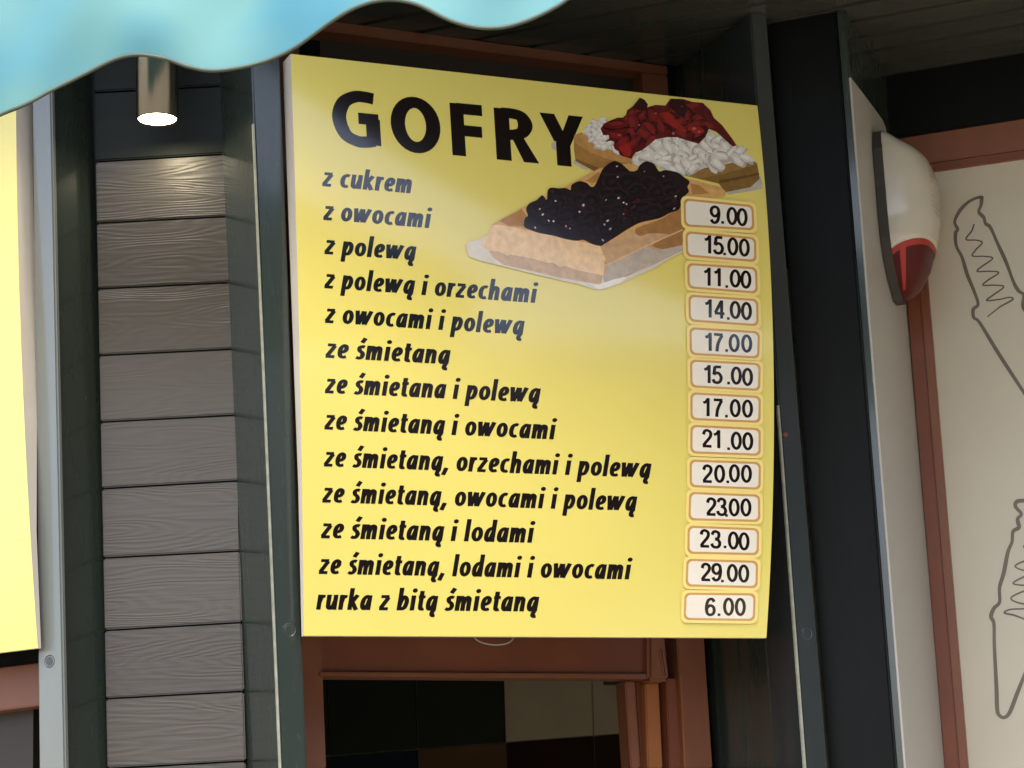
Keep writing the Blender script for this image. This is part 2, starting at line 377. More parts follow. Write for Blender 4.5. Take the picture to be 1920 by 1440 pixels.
drawing(crop([(480, 150), (430, 155), (422, 180), (450, 215), (432, 240), (438, 280), (410, 300), (405, 350), (385, 400), (365, 500), (345, 570), (345, 640), (318, 670), (304, 710), (318, 745), (320, 850), (330, 1050), (334, 1160), (348, 1190), (370, 1196), (395, 1170), (430, 1080), (470, 980), (560, 760)], 1740, 880, s2), 3.4, label='outline of an upright ice cream cone')
drawing(crop([(560, 330), (500, 350), (462, 372), (500, 400), (560, 410), (470, 440), (420, 468), (480, 490), (560, 480), (470, 515), (410, 550), (480, 560), (560, 560), (450, 592), (400, 625), (470, 650), (560, 640), (480, 670), (400, 675), (368, 692), (420, 705), (500, 735), (590, 760)], 1740, 880, s2), 1.6)

# sign wall: header, brown frame, transom panel
zt = ZC
def wf(px, py, d=0.0): return hit(px, py, off(WF, d))
# brown frame outer: top y=30@690 -> 100@1250
TL, TR = wf(470, 0, 0.012), wf(1250, 100, 0.012)
hz = TR[2]
tl0, tr0 = wf(470, 900, 0.02), wf(1420, 900, 0.02)
prism_pts('header_board', [tl0 * [1, 1, 0] + Z * hz, tr0 * [1, 1, 0] + Z * hz, tr0 * [1, 1, 0] + Z * ZC, tl0 * [1, 1, 0] + Z * ZC], -WF[1] * 0.05, M['black'], K, 0.003)
strip('wall_board', off(WF, 0.006), ((1252, 200), (1342, 1440)), ((1330, 200), (1440, 1440)), 0, ZC, 0.05, M['black'], K, 0.002)
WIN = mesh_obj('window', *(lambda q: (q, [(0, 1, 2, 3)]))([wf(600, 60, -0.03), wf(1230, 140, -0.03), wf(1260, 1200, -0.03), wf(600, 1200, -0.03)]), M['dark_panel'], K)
def bar(px, d, dep, mt, name='frame_bar', bev=0.002):
    return prism(name, px, off(WF, d), dep, mt, WIN, bev)
# outer frame (head, right stile, left stile)
bar([(520, 9), (1250, 100), (1252.5, 140), (520, 46)], 0.012, 0.05, M['brown'])
bar([(1204, 136), (1252, 141), (1336.5, 1440), (1284, 1440)][:4], 0.0115, 0.05, M['brown'], 'frame_stile')
bar([(520, 46), (560, 50), (612, 1440), (560, 1440)], 0.0115, 0.05, M['brown'], 'frame_stile')
# transom bar with rounded end and lip
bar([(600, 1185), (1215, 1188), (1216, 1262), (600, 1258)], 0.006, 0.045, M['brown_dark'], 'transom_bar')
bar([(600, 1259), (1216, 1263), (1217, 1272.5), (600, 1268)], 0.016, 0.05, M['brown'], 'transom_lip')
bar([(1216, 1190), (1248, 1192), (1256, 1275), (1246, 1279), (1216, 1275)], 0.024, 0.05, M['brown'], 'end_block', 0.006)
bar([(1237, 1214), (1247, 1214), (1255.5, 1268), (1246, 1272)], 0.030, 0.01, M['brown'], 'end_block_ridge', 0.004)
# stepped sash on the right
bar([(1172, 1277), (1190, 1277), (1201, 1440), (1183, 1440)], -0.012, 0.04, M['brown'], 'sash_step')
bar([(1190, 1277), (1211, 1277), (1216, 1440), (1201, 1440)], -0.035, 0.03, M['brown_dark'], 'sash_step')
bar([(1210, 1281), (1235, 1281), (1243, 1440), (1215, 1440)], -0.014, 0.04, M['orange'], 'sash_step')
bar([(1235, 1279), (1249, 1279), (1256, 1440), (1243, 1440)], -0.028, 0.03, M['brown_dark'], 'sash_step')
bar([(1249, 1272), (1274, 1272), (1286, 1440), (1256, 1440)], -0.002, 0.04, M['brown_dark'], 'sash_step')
# thin arris on the right stile, its highlight painted as lighter orange
def arris_highlight(a, b, d, mt): return strip('arris', off(WF, d), ((a[0] - 1.2, a[1]), (b[0] - 1.2, b[1])), ((a[0] + 1.2, a[1]), (b[0] + 1.2, b[1])), 1.85, 2.04, 0.004, mt, WIN, 0.0005)
arris_highlight((1274.5, 1225), (1285, 1440), 0.0135, M['orange'])

# interior: tiled back wall and dark room
back = (np.array([0, 5.9, 0.0]), N(-22))
wall = prism_pts('interior_wall', [hit(200, 1700, back) * [1, 1, 0], hit(2200, 1700, back) * [1, 1, 0], hit(2200, 1700, back) * [1, 1, 0] + Z * ZC, hit(200, 1700, back) * [1, 1, 0] + Z * ZC], -back[1] * 0.05, M['grout'], K, 0)
def ty(x, base): return base - 0.076 * (x - 780)      # joint between two tile rows
rows = [1405 - 310, 1405 - 155, 1405, 1405 + 155]
vx = lambda k, y: 779 + 165 * k + 0.03 * (y - 1280)
cols = {(1, -1): 'tile_black', (1, 0): 'tile_black', (1, 1): 'tile_cream', (1, 2): 'tile_cream', (2, -1): 'tile_navy', (2, 0): 'tile_brown', (2, 1): 'tile_red', (2, 2): 'tile_red'}
for r in range(3):
    for k in range(-2, 3):
        x0a, x1a = vx(k, rows[r]), vx(k + 1, rows[r]); x0b, x1b = vx(k, rows[r + 1]), vx(k + 1, rows[r + 1])
        px = [(x0a + 1.2, ty(x0a, rows[r]) + 1.2), (x1a - 1.2, ty(x1a, rows[r]) + 1.2), (x1b - 1.2, ty(x1b, rows[r + 1]) - 1.2), (x0b + 1.2, ty(x0b, rows[r + 1]) - 1.2)]
        prism('tile', px, off(back, 0.008), 0.008, M[cols.get((r, k), 'tile_black')], wall, 0.001)
# lintel shelf seen inside, top right of the opening
prism('shelf_edge', [(1130, 1262), (1185, 1262), (1185, 1283), (1132, 1283)], (np.array([0, 4.6, 0.0]), N(0)), 0.02, M['inner'], K, 0)
# room shell
def quad(name, pts, mt): return prism_pts(name, [np.array(p, float) for p in pts], (0, 0, 0.02) if abs(pts[0][2] - pts[2][2]) < 1e-6 else (0, 0.02, 0), mt, K, 0)
Lx, Rx, Yb = -3.0, 4.2, 7.0
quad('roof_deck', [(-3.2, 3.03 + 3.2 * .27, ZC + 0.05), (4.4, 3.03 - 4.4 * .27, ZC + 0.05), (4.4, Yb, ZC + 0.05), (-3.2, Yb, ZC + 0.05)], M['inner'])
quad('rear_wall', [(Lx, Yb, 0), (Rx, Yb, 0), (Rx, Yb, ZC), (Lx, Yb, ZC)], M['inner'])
# left wing wall, beyond the left post
uL = U(-27)
pL = hit(66, 900, off(WL, -0.12)); qL = pL - uL * 2.6
prism_pts('wing_wall', [qL * [1, 1, 0], pL * [1, 1, 0], pL * [1, 1, 0] + Z * ZC, qL * [1, 1, 0] + Z * ZC], -WL[1] * 0.06, M['dark_panel'], K, 0)
prism('frame_bar', [(-400, 1302), (80, 1242), (80, 1322), (-400, 1382)], off(WL, -0.08), 0.04, M['brown'], K, 0.002)
prism('frame_bar', [(-400, 1270), (80, 1212), (80, 1243), (-400, 1302)], off(WL, -0.095), 0.04, M['black'], K, 0.002)
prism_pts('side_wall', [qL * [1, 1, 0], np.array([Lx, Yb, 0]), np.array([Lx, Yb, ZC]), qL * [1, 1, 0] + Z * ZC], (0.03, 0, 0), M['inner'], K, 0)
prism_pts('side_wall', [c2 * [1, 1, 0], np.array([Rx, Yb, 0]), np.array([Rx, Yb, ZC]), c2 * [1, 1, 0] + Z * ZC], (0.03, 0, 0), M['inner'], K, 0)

# ceiling planks, running parallel with the right wall
ua, na = U(-21), N(-21)
base = hit(1700, 200, WR) * [1, 1, 0]
CEIL = mesh_obj('ceiling', *(lambda P: (P, [(0, 1, 2, 3)]))([base + ua * a_ - na * (-b_) + Z * (ZC + 0.012) for a_, b_ in ((-3.6, -1.0), (2.4, -1.0), (2.4, 0.80), (-3.6, 0.80))]), M['black'], K)
pw = 0.082
for i in range(-11, 10):
    s0 = i * pw
    P0 = base + na * (s0 + 0.0022) - ua * 3.6 + Z * ZC
    dz = random.uniform(-0.0006, 0.0006)
    prism_pts('ceiling_board', [P0 + Z * dz, P0 + ua * 6.0 + Z * dz, P0 + ua * 6.0 + na * (pw - 0.0044) + Z * dz, P0 + na * (pw - 0.0044) + Z * dz], (0, 0, 0.01), M['ceil'], CEIL, 0.005)

# filled screw heads on the posts
def plug(px, py, pl, r_px, D, mt, ring=True):
    c = hit(px, py, pl); u = np.cross(Z, pl[1]); R = r_px * D / FPX
    v, f = [], []; n = 20
    prof = [(0, .0003), (R * .72, .0003), (R * .86, -.0003 if ring else .0006), (R, .0005), (R * 1.12, 0.0002)] if ring else [(0, .002), (R * .7, .0018), (R, .0004), (R * 1.1, -.001)]
    for rr, h in prof:
        for q in range(n):
            a_ = 2 * math.pi * q / n; v.append(c + u * rr * math.cos(a_) + Z * rr * math.sin(a_) + pl[1] * h)
    for a_ in range(len(prof) - 1):
        for q in range(n): f.append((a_ * n + q, a_ * n + (q + 1) % n, (a_ + 1) * n + (q + 1) % n, (a_ + 1) * n + q))
    mesh_obj('screw_plug', v, f, mt, K)
plug(543, 1181, W1, 12, 3.52, M['green']); plug(93, 1240, WL, 11, 3.57, M['strip']); plug(1513, 1188, W1, 11, 3.9, M['strip'])
plug(1473, 815, off(W1, 0.001), 5, 3.9, M['brown'], False)

# ------------------------------------------------------------------ printed sign faces
class SignFace:
    def __init__(s, corners_px, pl, bulge):
        s.pl = pl; s.c = [hit(x, y, pl) for x, y in corners_px]   # TL TR BR BL
        s.bulge = bulge; s.u = np.cross(Z, pl[1]); s.o = s.c[3]
        s.c2 = [np.array([(p - s.o).dot(s.u), p[2] - s.o[2]]) for p in s.c]
    def uv(s, a, t):
        TL_, TR_, BR_, BL_ = s.c; return (TL_ * (1 - a) + TR_ * a) * t + (BL_ * (1 - a) + BR_ * a) * (1 - t)
    def pt(s, a, t, h=0.0): return s.uv(a, t) + s.pl[1] * (s.bulge(a, t) + h)
    def inv(s, px, py):
        h = 0.0; d = ray(px, py)
        for _ in range(5):
            P = CAM + d * ((s.pl[0] + s.pl[1] * h - CAM).dot(s.pl[1]) / d.dot(s.pl[1]))
            q = np.array([(P - s.o).dot(s.u), P[2] - s.o[2]])
            if _ == 0: a, t = .5, .5
            for __ in range(3):
                TL_, TR_, BR_, BL_ = s.c2
                f = (TL_ * (1 - a) + TR_ * a) * t + (BL_ * (1 - a) + BR_ * a) * (1 - t) - q
                da = (TR_ - TL_) * t + (BR_ - BL_) * (1 - t); dt = (TL_ * (1 - a) + TR_ * a) - (BL_ * (1 - a) + BR_ * a)
                J = np.array([da, dt]).T; e = np.linalg.solve(J, f); a -= e[0]; t -= e[1]
            h = s.bulge(a, t)
        return a, t
    def px(s, x, y, h=0.0): a, t = s.inv(x, y); return s.pt(a, t, h)

def split_tris(tris, lim):
    out = []; st = list(tris)
    while st:
        A, B, C_ = st.pop()
        L = [np.hypot(*(A - B)), np.hypot(*(B - C_)), np.hypot(*(C_ - A))]; k_ = int(np.argmax(L))
        if L[k_] <= lim: out.append((A, B, C_)); continue
        if k_ == 1: A, B, C_ = B, C_, A
        elif k_ == 2: A, B, C_ = C_, A, B
        Mm = (A + B) / 2; st += [(A, Mm, C_), (Mm, B, C_)]
    return out
def tri_poly(poly):
    P = [np.array(p, float) for p in poly]
    return [tuple(P[i] for i in t) for t in tessellate_polygon([[Vector((p[0], p[1], 0)) for p in P]])]

LAY = 0.00004
class Print:
    """collects flat printed shapes (drawn in photo pixels) that lie on a curved sign face"""
    def __init__(s, face, lim=22): s.f = face; s.v = []; s.fc = []; s.k = {}; s.lim = lim
    def _v(s, p, h):
        key = (round(p[0], 3), round(p[1], 3), h)
        if key not in s.k: s.k[key] = len(s.v); s.v.append(s.f.px(p[0], p[1], h))
        return s.k[key]
    def tris(s, T, lay):
        h = 0.0003 + lay * LAY
        for A, B, C_ in split_tris(T, s.lim):
            s.fc.append((s._v(A, h), s._v(B, h), s._v(C_, h)))
    def poly(s, P, lay): s.tris(tri_poly(P), lay)
    def quads(s, Q, lay):
        T = []
        for q in Q: T += [(q[0], q[1], q[2]), (q[0], q[2], q[3])]
        s.tris(T, lay)
    def build(s, name, mt, parent, label=None):
        return mesh_obj(name, s.v, s.fc, mt, parent, label=label)

def pen(path, hx, hy):
    """sweep an elliptical pen along a path -> quads"""
    P = [np.array(p, float) for p in path]; L, R = [], []; n = len(P)
    closed = np.hypot(*(P[0] - P[-1])) < 1e-6
    for i in range(n):
        a_ = P[i - 1] if i > 0 else (P[n - 2] if closed else P[0]); b_ = P[i + 1] if i < n - 1 else (P[1] if closed else P[-1])
        t = b_ - a_; t = t / (np.hypot(*t) + 1e-9); nn = np.array([-t[1], t[0]]); o_ = np.array([nn[0] * hx, nn[1] * hy])
        L.append(P[i] + o_); R.append(P[i] - o_)
    return [(L[i], L[i + 1], R[i + 1], R[i]) for i in range(n - 1)]
def ell(cx, cy, rx, ry, k=22, a0=0, a1=2 * math.pi):
    return [(cx + rx * math.cos(a0 + (a1 - a0) * i / k), cy + ry * math.sin(a0 + (a1 - a0) * i / k)) for i in range(k + 1)]
S = lambda *p: ('s', list(p)); Ln = lambda *p: ('l', list(p))
BOWL = S((.50, .86), (.36, .9), (.20, .74), (.135, .42), (.18, .15), (.29, .1), (.42, .3), (.50, .62))
GL = {
 'z': (.60, [Ln((.05, .905), (.53, .905)), Ln((.49, .86), (.11, .14)), Ln((.03, .095), (.54, .095))]),
 'c': (.56, [S((.51, .86), (.37, .9), (.2, .77), (.14, .47), (.2, .19), (.35, .1), (.5, .15))]),
 'u': (.68, [S((.14, 1), (.14, .36), (.18, .14), (.3, .1), (.43, .27), (.52, .6)), Ln((.53, 1), (.53, 0))]),
 'k': (.64, [Ln((.14, 1.45), (.14, 0)), Ln((.5, 1.0), (.22, .5)), Ln((.2, .6), (.53, 0))]),
 'r': (.46, [Ln((.14, 1), (.14, 0)), S((.15, .5), (.2, .76), (.3, .88), (.45, .89))]),
 'e': (.62, [S((.16, .43), (.36, .48), (.48, .62), (.47, .84), (.34, .91), (.19, .76), (.135, .45), (.2, .17), (.36, .1), (.53, .15))]),
 'm': (1.0, [Ln((.14, 1), (.14, 0)), S((.16, .5), (.24, .8), (.36, .9), (.45, .8), (.46, .55)), Ln((.46, .7), (.46, 0)), S((.48, .5), (.56, .8), (.68, .9), (.78, .8), (.79, .55)), Ln((.79, .7), (.79, 0))]),
 'n': (.68, [Ln((.14, 1), (.14, 0)), S((.16, .45), (.24, .78), (.37, .9), (.49, .8), (.5, .55)), Ln((.5, .7), (.5, 0))]),
 'h': (.68, [Ln((.14, 1.5), (.14, 0)), S((.16, .45), (.24, .78), (.37, .9), (.49, .8), (.5, .55)), Ln((.5, .7), (.5, 0))]),
 'o': (.68, [('e', ell(.34, .5, .205, .40))]),
 'w': (1.06, [Ln((.1, 1), (.22, 0.02)), Ln((.26, .03), (.49, .97)), Ln((.53, .97), (.60, .03)), Ln((.64, .03), (.94, 1))]),
 'a': (.68, [BOWL, Ln((.52, .98), (.51, 0))]),
 'ą': (.68, [BOWL, Ln((.52, .98), (.51, 0)), S((.5, .05), (.44, -.1), (.42, -.24), (.48, -.33), (.62, -.32))]),
 'i': (.33, [Ln((.15, 1), (.15, 0)), ('d', (.17, 1.33, .15))]),
 'p': (.68, [Ln((.14, 1), (.14, -.46)), S((.16, .45), (.25, .78), (.38, .9), (.5, .76), (.53, .5), (.45, .2), (.32, .1), (.17, .16))]),
 'b': (.68, [Ln((.14, 1.5), (.14, 0)), S((.16, .45), (.25, .78), (.38, .9), (.5, .76), (.53, .5), (.45, .2), (.32, .1), (.17, .16))]),
 'l': (.33, [Ln((.15, 1.5), (.15, 0))]),
 'd': (.68, [BOWL, Ln((.52, 1.5), (.52, 0))]),
 't': (.44, [Ln((.2, 1.3), (.2, .3)), S((.2, .36), (.22, .14), (.32, .09), (.42, .12)), Ln((.03, .91), (.43, .91))]),
 'ś': (.52, [S((.46, .87), (.33, .91), (.18, .82), (.2, .62), (.34, .5), (.41, .33), (.34, .14), (.2, .09), (.05, .15)), Ln((.27, 1.17), (.44, 1.5))]),
 ',': (.32, [Ln((.2, .2), (.05, -.3))]),
 ' ': (.30, []),
}
def glyph_quads(strokes, hx, hy):
    out = []
    for kd, d in strokes:
        if kd == 's': out.append(pen(catmull(d, 7), hx, hy))
        elif kd == 'l':
            n = max(1, int(np.hypot(*(np.array(d[0]) - np.array(d[1]))) / .25))
            out.append(pen([np.array(d[0]) + (np.array(d[1]) - np.array(d[0])) * i / n for i in range(n + 1)], hx, hy))
        elif kd == 'p': out.append([tuple(d)])
        elif kd == 'e': out.append(pen(d, hx, hy))
        elif kd == 'd':
            cx, cy, r = d; p = ell(cx, cy, r, r * .95, 14); out.append([((cx, cy), p[i], p[i + 1], ((p[i + 1][0] + cx) / 2, (p[i + 1][1] + cy) / 2)) for i in range(14)])
    return out

def text_line(face, txt, p0, p1, xh, parent, name='menu_line', slant=0.17, mt=None, label=None, gap=0.075, lean=0.0):
    p0, p1 = np.array(p0, float), np.array(p1, float)
    tot = 0
    for ch in txt: tot += GL[ch][0] + gap
    tot -= gap + 0.05
    dx = (p1 - p0) / tot; up = np.array([lean, -xh])
    k = np.hypot(*dx) / xh
    xh = xh * 1.05; up = np.array([lean, -xh]); pr = Print(face); cur = 0
    for ch in txt:
        adv, st = GL[ch]
        for i, Q in enumerate(glyph_quads(st, .133, .1)):
            qq = []
            for q in Q:
                r_ = []
                for (x, y) in q: r_.append(p0 + dx * (cur + x + slant / k * y) + up * y)
                qq.append(r_)
            pr.quads(qq, 1 + i * 0.25)
        cur += adv + gap
    return pr.build(name, mt or M['ink'], parent, label)

def grid_sheet(face, n, name, mt, parent):
    v, f = [], []
    for j in range(n + 1):
        for i in range(n + 1): v.append(face.pt(i / n, j / n))
    for j in range(n):
        for i in range(n): a_ = j * (n + 1) + i; f.append((a_, a_ + 1, a_ + n + 2, a_ + n + 1))
    return mesh_obj(name, v, f, mt, parent, smooth=True)
def rim(face, n, dep, name, mt, parent):
    """side walls and back of the sign box; dep(t) is the depth at height t"""
    loop = [(i / n, 0) for i in range(n)] + [(1, i / n) for i in range(n)] + [(1 - i / n, 1) for i in range(n)] + [(0, 1 - i / n) for i in range(n)]
    v = [face.pt(a_, t, -0.0002) for a_, t in loop]; v2 = [face.uv(a_, t) - face.pl[1] * dep(t) for a_, t in loop]; k_ = len(loop)
    f = [(i, (i + 1) % k_, (i + 1) % k_ + k_, i + k_) for i in range(k_)]
    V = v + v2; b_ = len(V)
    V.append(face.uv(.5, .5) - face.pl[1] * dep(.5)); f += [(k_ + i, k_ + (i + 1) % k_, b_) for i in range(k_)]
    return mesh_obj(name, V, f, mt, parent)

PS = off(W1, 0.028)
FS = SignFace([(545, 101), (1420, 198), (1437, 1196), (569.5, 1192)], PS, lambda a_, t: (0.010 + 0.030 * a_) * 4 * t * (1 - t))
sb = FS.uv(.5, 0)
SG = root('menu_sign', tuple(sb), 'large yellow waffle menu board lettered GOFRY with thirteen prices, hung over the brown kiosk window', 'menu sign')
grid_sheet(FS, 36, 'sign_face', M['yellow'], SG)
rim(FS, 36, lambda t: 0.010 + 0.030 * max(0, (t - .25) / .75), 'sign_rim', M['rim'], SG)

# heading
def heading():
    bl = lambda x: 274 + 0.098 * (x - 672)
    def place(strokes, x0, x1, hx, hy, top_extra=0, ch=''):
        H = 101 - 0.012 * (x0 - 622); up = np.array([-6.0, -H]); W = x1 - x0
        pr = Print(FS)
        for i, Q in enumerate(glyph_quads(strokes, hx * 1.13, hy * 1.1)):
            pr.quads([[np.array([x0 + 5 + x * W, bl(x0 + x * W)]) + up * y for x, y in q] for q in Q], 1 + i * 0.25)
        pr.build('heading_letter', M['ink'], SG)
    gxy = S((.90, .90), (.72, .97 - .05), (.50, .91), (.25, .78), (.135, .5), (.25, .2), (.5, .085), (.70, .085), (.87, .12))
    place([gxy, Ln((.86, .52), (.86, .035)), Ln((.55, .515), (.985, .515))], 622, 709, .135, .095)
    place([('e', ell(.5, .5, .368, .425, 34))], 732, 822, .132, .095)
    place([Ln((.19, 1), (.19, 0)), Ln((.19, .905), (1.0, .905)), Ln((.19, .49), (.96, .49))], 845, 904, .19, .095)
    place([Ln((.165, 1), (.165, 0)), S((.165, .915), (.45, .915), (.65, .87), (.745, .715), (.64, .56), (.4, .505), (.165, .505)), ('p', [(.36, .5), (.66, .5), (1.04, 0), (.66, 0)])], 928, 1003, .165, .09)
    place([('p', [(-.01, 1), (.34, 1), (.66, .44), (.34, .40)]), ('p', [(.68, 1), (1.02, 1), (.68, .40), (.40, .44)]), ('p', [(.34, .46), (.68, .46), (.68, 0), (.34, 0)])], 1013, 1092, .165, .1)
heading()

LINES = [
 ('z cukrem', (603, 348.7), (770, 362.5), 25), ('z owocami', (605, 412), (803.8, 427.5), 25), ('z polewą', (607, 476), (776, 488), 25),
 ('z polewą i orzechami', (607, 540), (1002.5, 568), 25.2), ('z owocami i polewą', (608, 605), (979, 628), 25.4), ('ze śmietaną', (609, 670.5), (840, 683), 25.6),
 ('ze śmietana i polewą', (608, 737), (1009, 755), 25.8), ('ze śmietaną i owocami', (607, 805), (1037.5, 824), 26), ('ze śmietaną, orzechami i polewą', (606, 874.5), (1216.6, 896), 26),
 ('ze śmietaną, owocami i polewą', (603, 942), (1190, 958), 26.2), ('ze śmietaną i lodami', (600.6, 1009), (996.6, 1017.7), 26.5), ('ze śmietaną, lodami i owocami', (596.5, 1076), (1178.8, 1086.4), 26.5),
 ('rurka z bitą śmietaną', (592, 1143), (1006, 1146.6), 26.8)]
for t_, a_, b_, xh in LINES: text_line(FS, t_, a_, b_, xh, SG, label='line reading ' + t_.replace(',', ''))

# ---- printed waffle pictures (drawn in a 3.2x enlargement of the photo, origin 860,160)
def Q3(pts): return [(860 + x / 3.2, 160 + y / 3.2) for x, y in pts]
def inside(p, poly):
    x, y = p; c = False; n = len(poly)
    for i in range(n):
        (x1, y1), (x2, y2) = poly[i], poly[i - 1]
        if (y1 > y) != (y2 > y) and x < (x2 - x1) * (y - y1) / (y2 - y1) + x1: c = not c
    return c
PM = {}
def pcol(r, g_, b_, nz=0.0, sc_=60):
    key = (r, g_, b_, nz)
    if key not in PM: PM[key] = mat('print_%d_%d_%d' % (r, g_, b_), srgb(r, g_, b_), 0.2, nz, sc_, coat=0.6)
    return PM[key]
def blob(cx, cy, rx, ry, rot=0.0, n=12, jit=0.15):
    out = []; c_, s_ = math.cos(rot), math.sin(rot)
    for i in range(n):
        a_ = 2 * math.pi * i / n; k_ = 1 + random.uniform(-jit, jit); x, y = rx * math.cos(a_) * k_, ry * math.sin(a_) * k_
        out.append((cx + x * c_ - y * s_, cy + x * s_ + y * c_))
    return out
PIC = [None]
def group(shapes, name, col, lay, nz=0.0, smooth=False, sc_=60):
    pr = Print(FS, 26)
    for i, p in enumerate(shapes):
        q = Q3(p)
        if smooth: q = [tuple(c_) for c_ in catmull(q, 4, True)]
        pr.poly(q, lay + i * 0.02 if len(shapes) < 60 else lay + i * 0.006)
    o = pr.build(name if PIC[0] else 'waffle_picture', pcol(*col, nz, sc_), PIC[0] or SG)
    if len(shapes) > 1: o['kind'] = 'stuff'
    return o
rnd = random.Random(3)
# back waffle
PIC[0] = group([[(1600, 640), (1700, 610), (1770, 590), (1810, 540), (1822, 590), (1822, 622), (1720, 640), (1615, 655)]], 'paper_print', (190, 184, 168), 1, 0.1)
PIC[0]['label'] = 'printed picture of two waffles with cherries, strawberries and cream'
group([[(690, 445), (800, 515), (740, 500), (690, 470)], blob(575, 362, 20, 25)], 'paper_print', (190, 184, 168), 1, 0.1)
group([[(692, 300), (735, 283), (880, 360), (1060, 440), (1090, 500), (850, 500), (820, 520), (700, 455), (690, 380)]], 'waffle_print', (166, 122, 66), 2, 0.13, False, 80)
group([[(692, 300), (735, 283), (900, 370), (1060, 440), (1030, 470), (900, 445), (780, 400), (700, 345)]], 'waffle_print', (188, 142, 82), 3, 0.13, False, 80)
group([[(700, 440), (850, 500), (815, 518), (705, 455)]], 'waffle_print', (128, 90, 48), 3.4, 0.13, False, 80)
group([[(1340, 520), (1600, 475), (1745, 436), (1790, 470), (1806, 560), (1750, 612), (1600, 642), (1560, 590), (1370, 545)]], 'waffle_print', (132, 100, 50), 2, 0.13, False, 80)
group([[(1395, 520), (1600, 480), (1745, 440), (1785, 475), (1600, 530), (1440, 560), (1380, 545)]], 'waffle_print', (150, 116, 62), 3, 0.13, False, 80)
group([[(1560, 572), (1800, 525), (1803, 538), (1565, 590)]], 'waffle_print', (104, 74, 38), 3.6, 0.13, False, 80)
CRL = [(755, 290), (775, 240), (800, 215), (870, 203), (900, 260), (930, 380), (962, 402), (900, 385), (860, 388), (800, 345)]
CRR = [(1040, 440), (1070, 400), (1110, 395), (1150, 350), (1200, 320), (1240, 316), (1290, 335), (1330, 330), (1370, 345), (1420, 350), (1455, 310), (1500, 262), (1560, 310), (1640, 360), (1700, 390), (1742, 428), (1700, 458), (1600, 470), (1560, 485), (1480, 495), (1440, 512), (1385, 515), (1350, 527), (1290, 520), (1230, 525), (1180, 470), (1100, 465)]
group([CRL, CRR], 'cream_print', (210, 204, 193), 4.5, 0.05)
def lumps(spots, rx, ry, rim_c, fill_c, hi_c, name, lay, dx, dy, rot=(-.5, .9), poly=None, hs=.45, jt=.16):
    """rounded lumps with a darker underside and a lighter top, as in the printed photo"""
    st = .22; R1, R2, R3 = [], [], []
    for i, (x, y) in enumerate(spots):
        a_, b_, t_ = rnd.uniform(*rx), rnd.uniform(*ry), rnd.uniform(*rot)
        random.seed(i * 7 + 1)
        R1.append((lay + i * st, blob(x, y, a_, b_, t_, 9, jt)))
        R2.append((lay + i * st + st * .33, blob(x + dx, y + dy, a_ * .88, b_ * .82, t_, 9, jt)))
        R3.append((lay + i * st + st * .66, blob(x + dx * 2.2, y + dy * 2.2, a_ * hs, b_ * hs * .8, t_, 8, .2)))
    for R__, c_ in ((R1, rim_c), (R2, fill_c), (R3, hi_c)):
        if c_ is None: continue
        pr = Print(FS, 26)
        for l_, p in R__:
            if poly and not all(inside(q, poly) for q in p): continue
            pr.poly([tuple(k__) for k__ in catmull(Q3(p), 3, True)], l_)
        o = pr.build(name, pcol(*c_, .06), PIC[0]); o['kind'] = 'stuff'
def spread(poly, x0, x1, y0, y1, sx, sy, jit):
    out, y, row = [], y0, 0
    while y < y1:
        x = x0 + (sx / 2 if row % 2 else 0)
        while x < x1:
            p = (x + rnd.uniform(-jit, jit), y + rnd.uniform(-jit, jit) * .6)
            if inside(p, poly): out.append(p)
            x += sx
        y += sy; row += 1
    return out
cr_ = spread(CRR, 1040, 1745, 262, 525, 66, 36, 22); random.seed(4)
lumps(cr_, (46, 72), (24, 40), (186, 180, 168), (222, 218, 208), (238, 235, 228), 'cream_print', 4.8, -2, -4, rot=(-.9, 1.4), jt=.28)
lumps(spread(CRL, 755, 960, 205, 405, 36, 24, 10), (24, 38), (12, 20), (188, 181, 170), (222, 218, 209), (236, 232, 225), 'cream_print', 5.0, -2, -4, rot=(-1.2, 1.2), jt=.28)
STR = [(850, 262), (870, 230), (905, 213), (950, 195), (1000, 193), (1010, 150), (1045, 125), (1085, 75), (1110, 85), (1135, 115), (1130, 132), (1180, 118), (1240, 122), (1270, 80), (1350, 84), (1400, 100), (1465, 106), (1510, 150), (1530, 195), (1580, 240), (1640, 320), (1676, 375), (1662, 386), (1600, 330), (1545, 280), (1500, 262), (1480, 310), (1440, 352), (1380, 335), (1310, 312), (1250, 312), (1180, 325), (1150, 352), (1100, 390), (1060, 405), (1035, 442), (980, 425), (930, 395), (885, 340)]
group([STR], 'strawberry_print', (92, 22, 22), 9, 0.25, sc_=90)
lumps(spread(STR, 850, 1560, 90, 440, 84, 52, 26), (48, 86), (26, 44), (64, 14, 18), (104, 25, 26), (128, 36, 34), 'strawberry_print', 20.0, -3, -5, poly=STR, hs=.55, jt=.28, rot=(-.9, 1.3))
group([[(1225, 170), (1260, 165), (1300, 210), (1360, 270), (1350, 285), (1290, 255), (1235, 215)], blob(1425, 270, 46, 22, .1), [(960, 370), (1020, 350), (1030, 420), (990, 425)]], 'strawberry_print', (150, 38, 32), 37.4, 0.2, True)
group([blob(1410, 262, 12, 8), blob(1440, 280, 9, 6), blob(1285, 290, 8, 10), blob(1080, 240, 7, 4), blob(960, 300, 8, 4), blob(1340, 130, 9, 4), blob(1180, 170, 8, 4)], 'strawberry_print', (186, 104, 96), 38.2, 0.1)
group([[(1045, 128), (1085, 76), (1112, 88), (1132, 116), (1125, 150), (1075, 150)], [(1275, 84), (1345, 86), (1370, 150), (1350, 200), (1310, 170), (1262, 130)]], 'strawberry_print', (48, 14, 20), 38.6, 0.3)
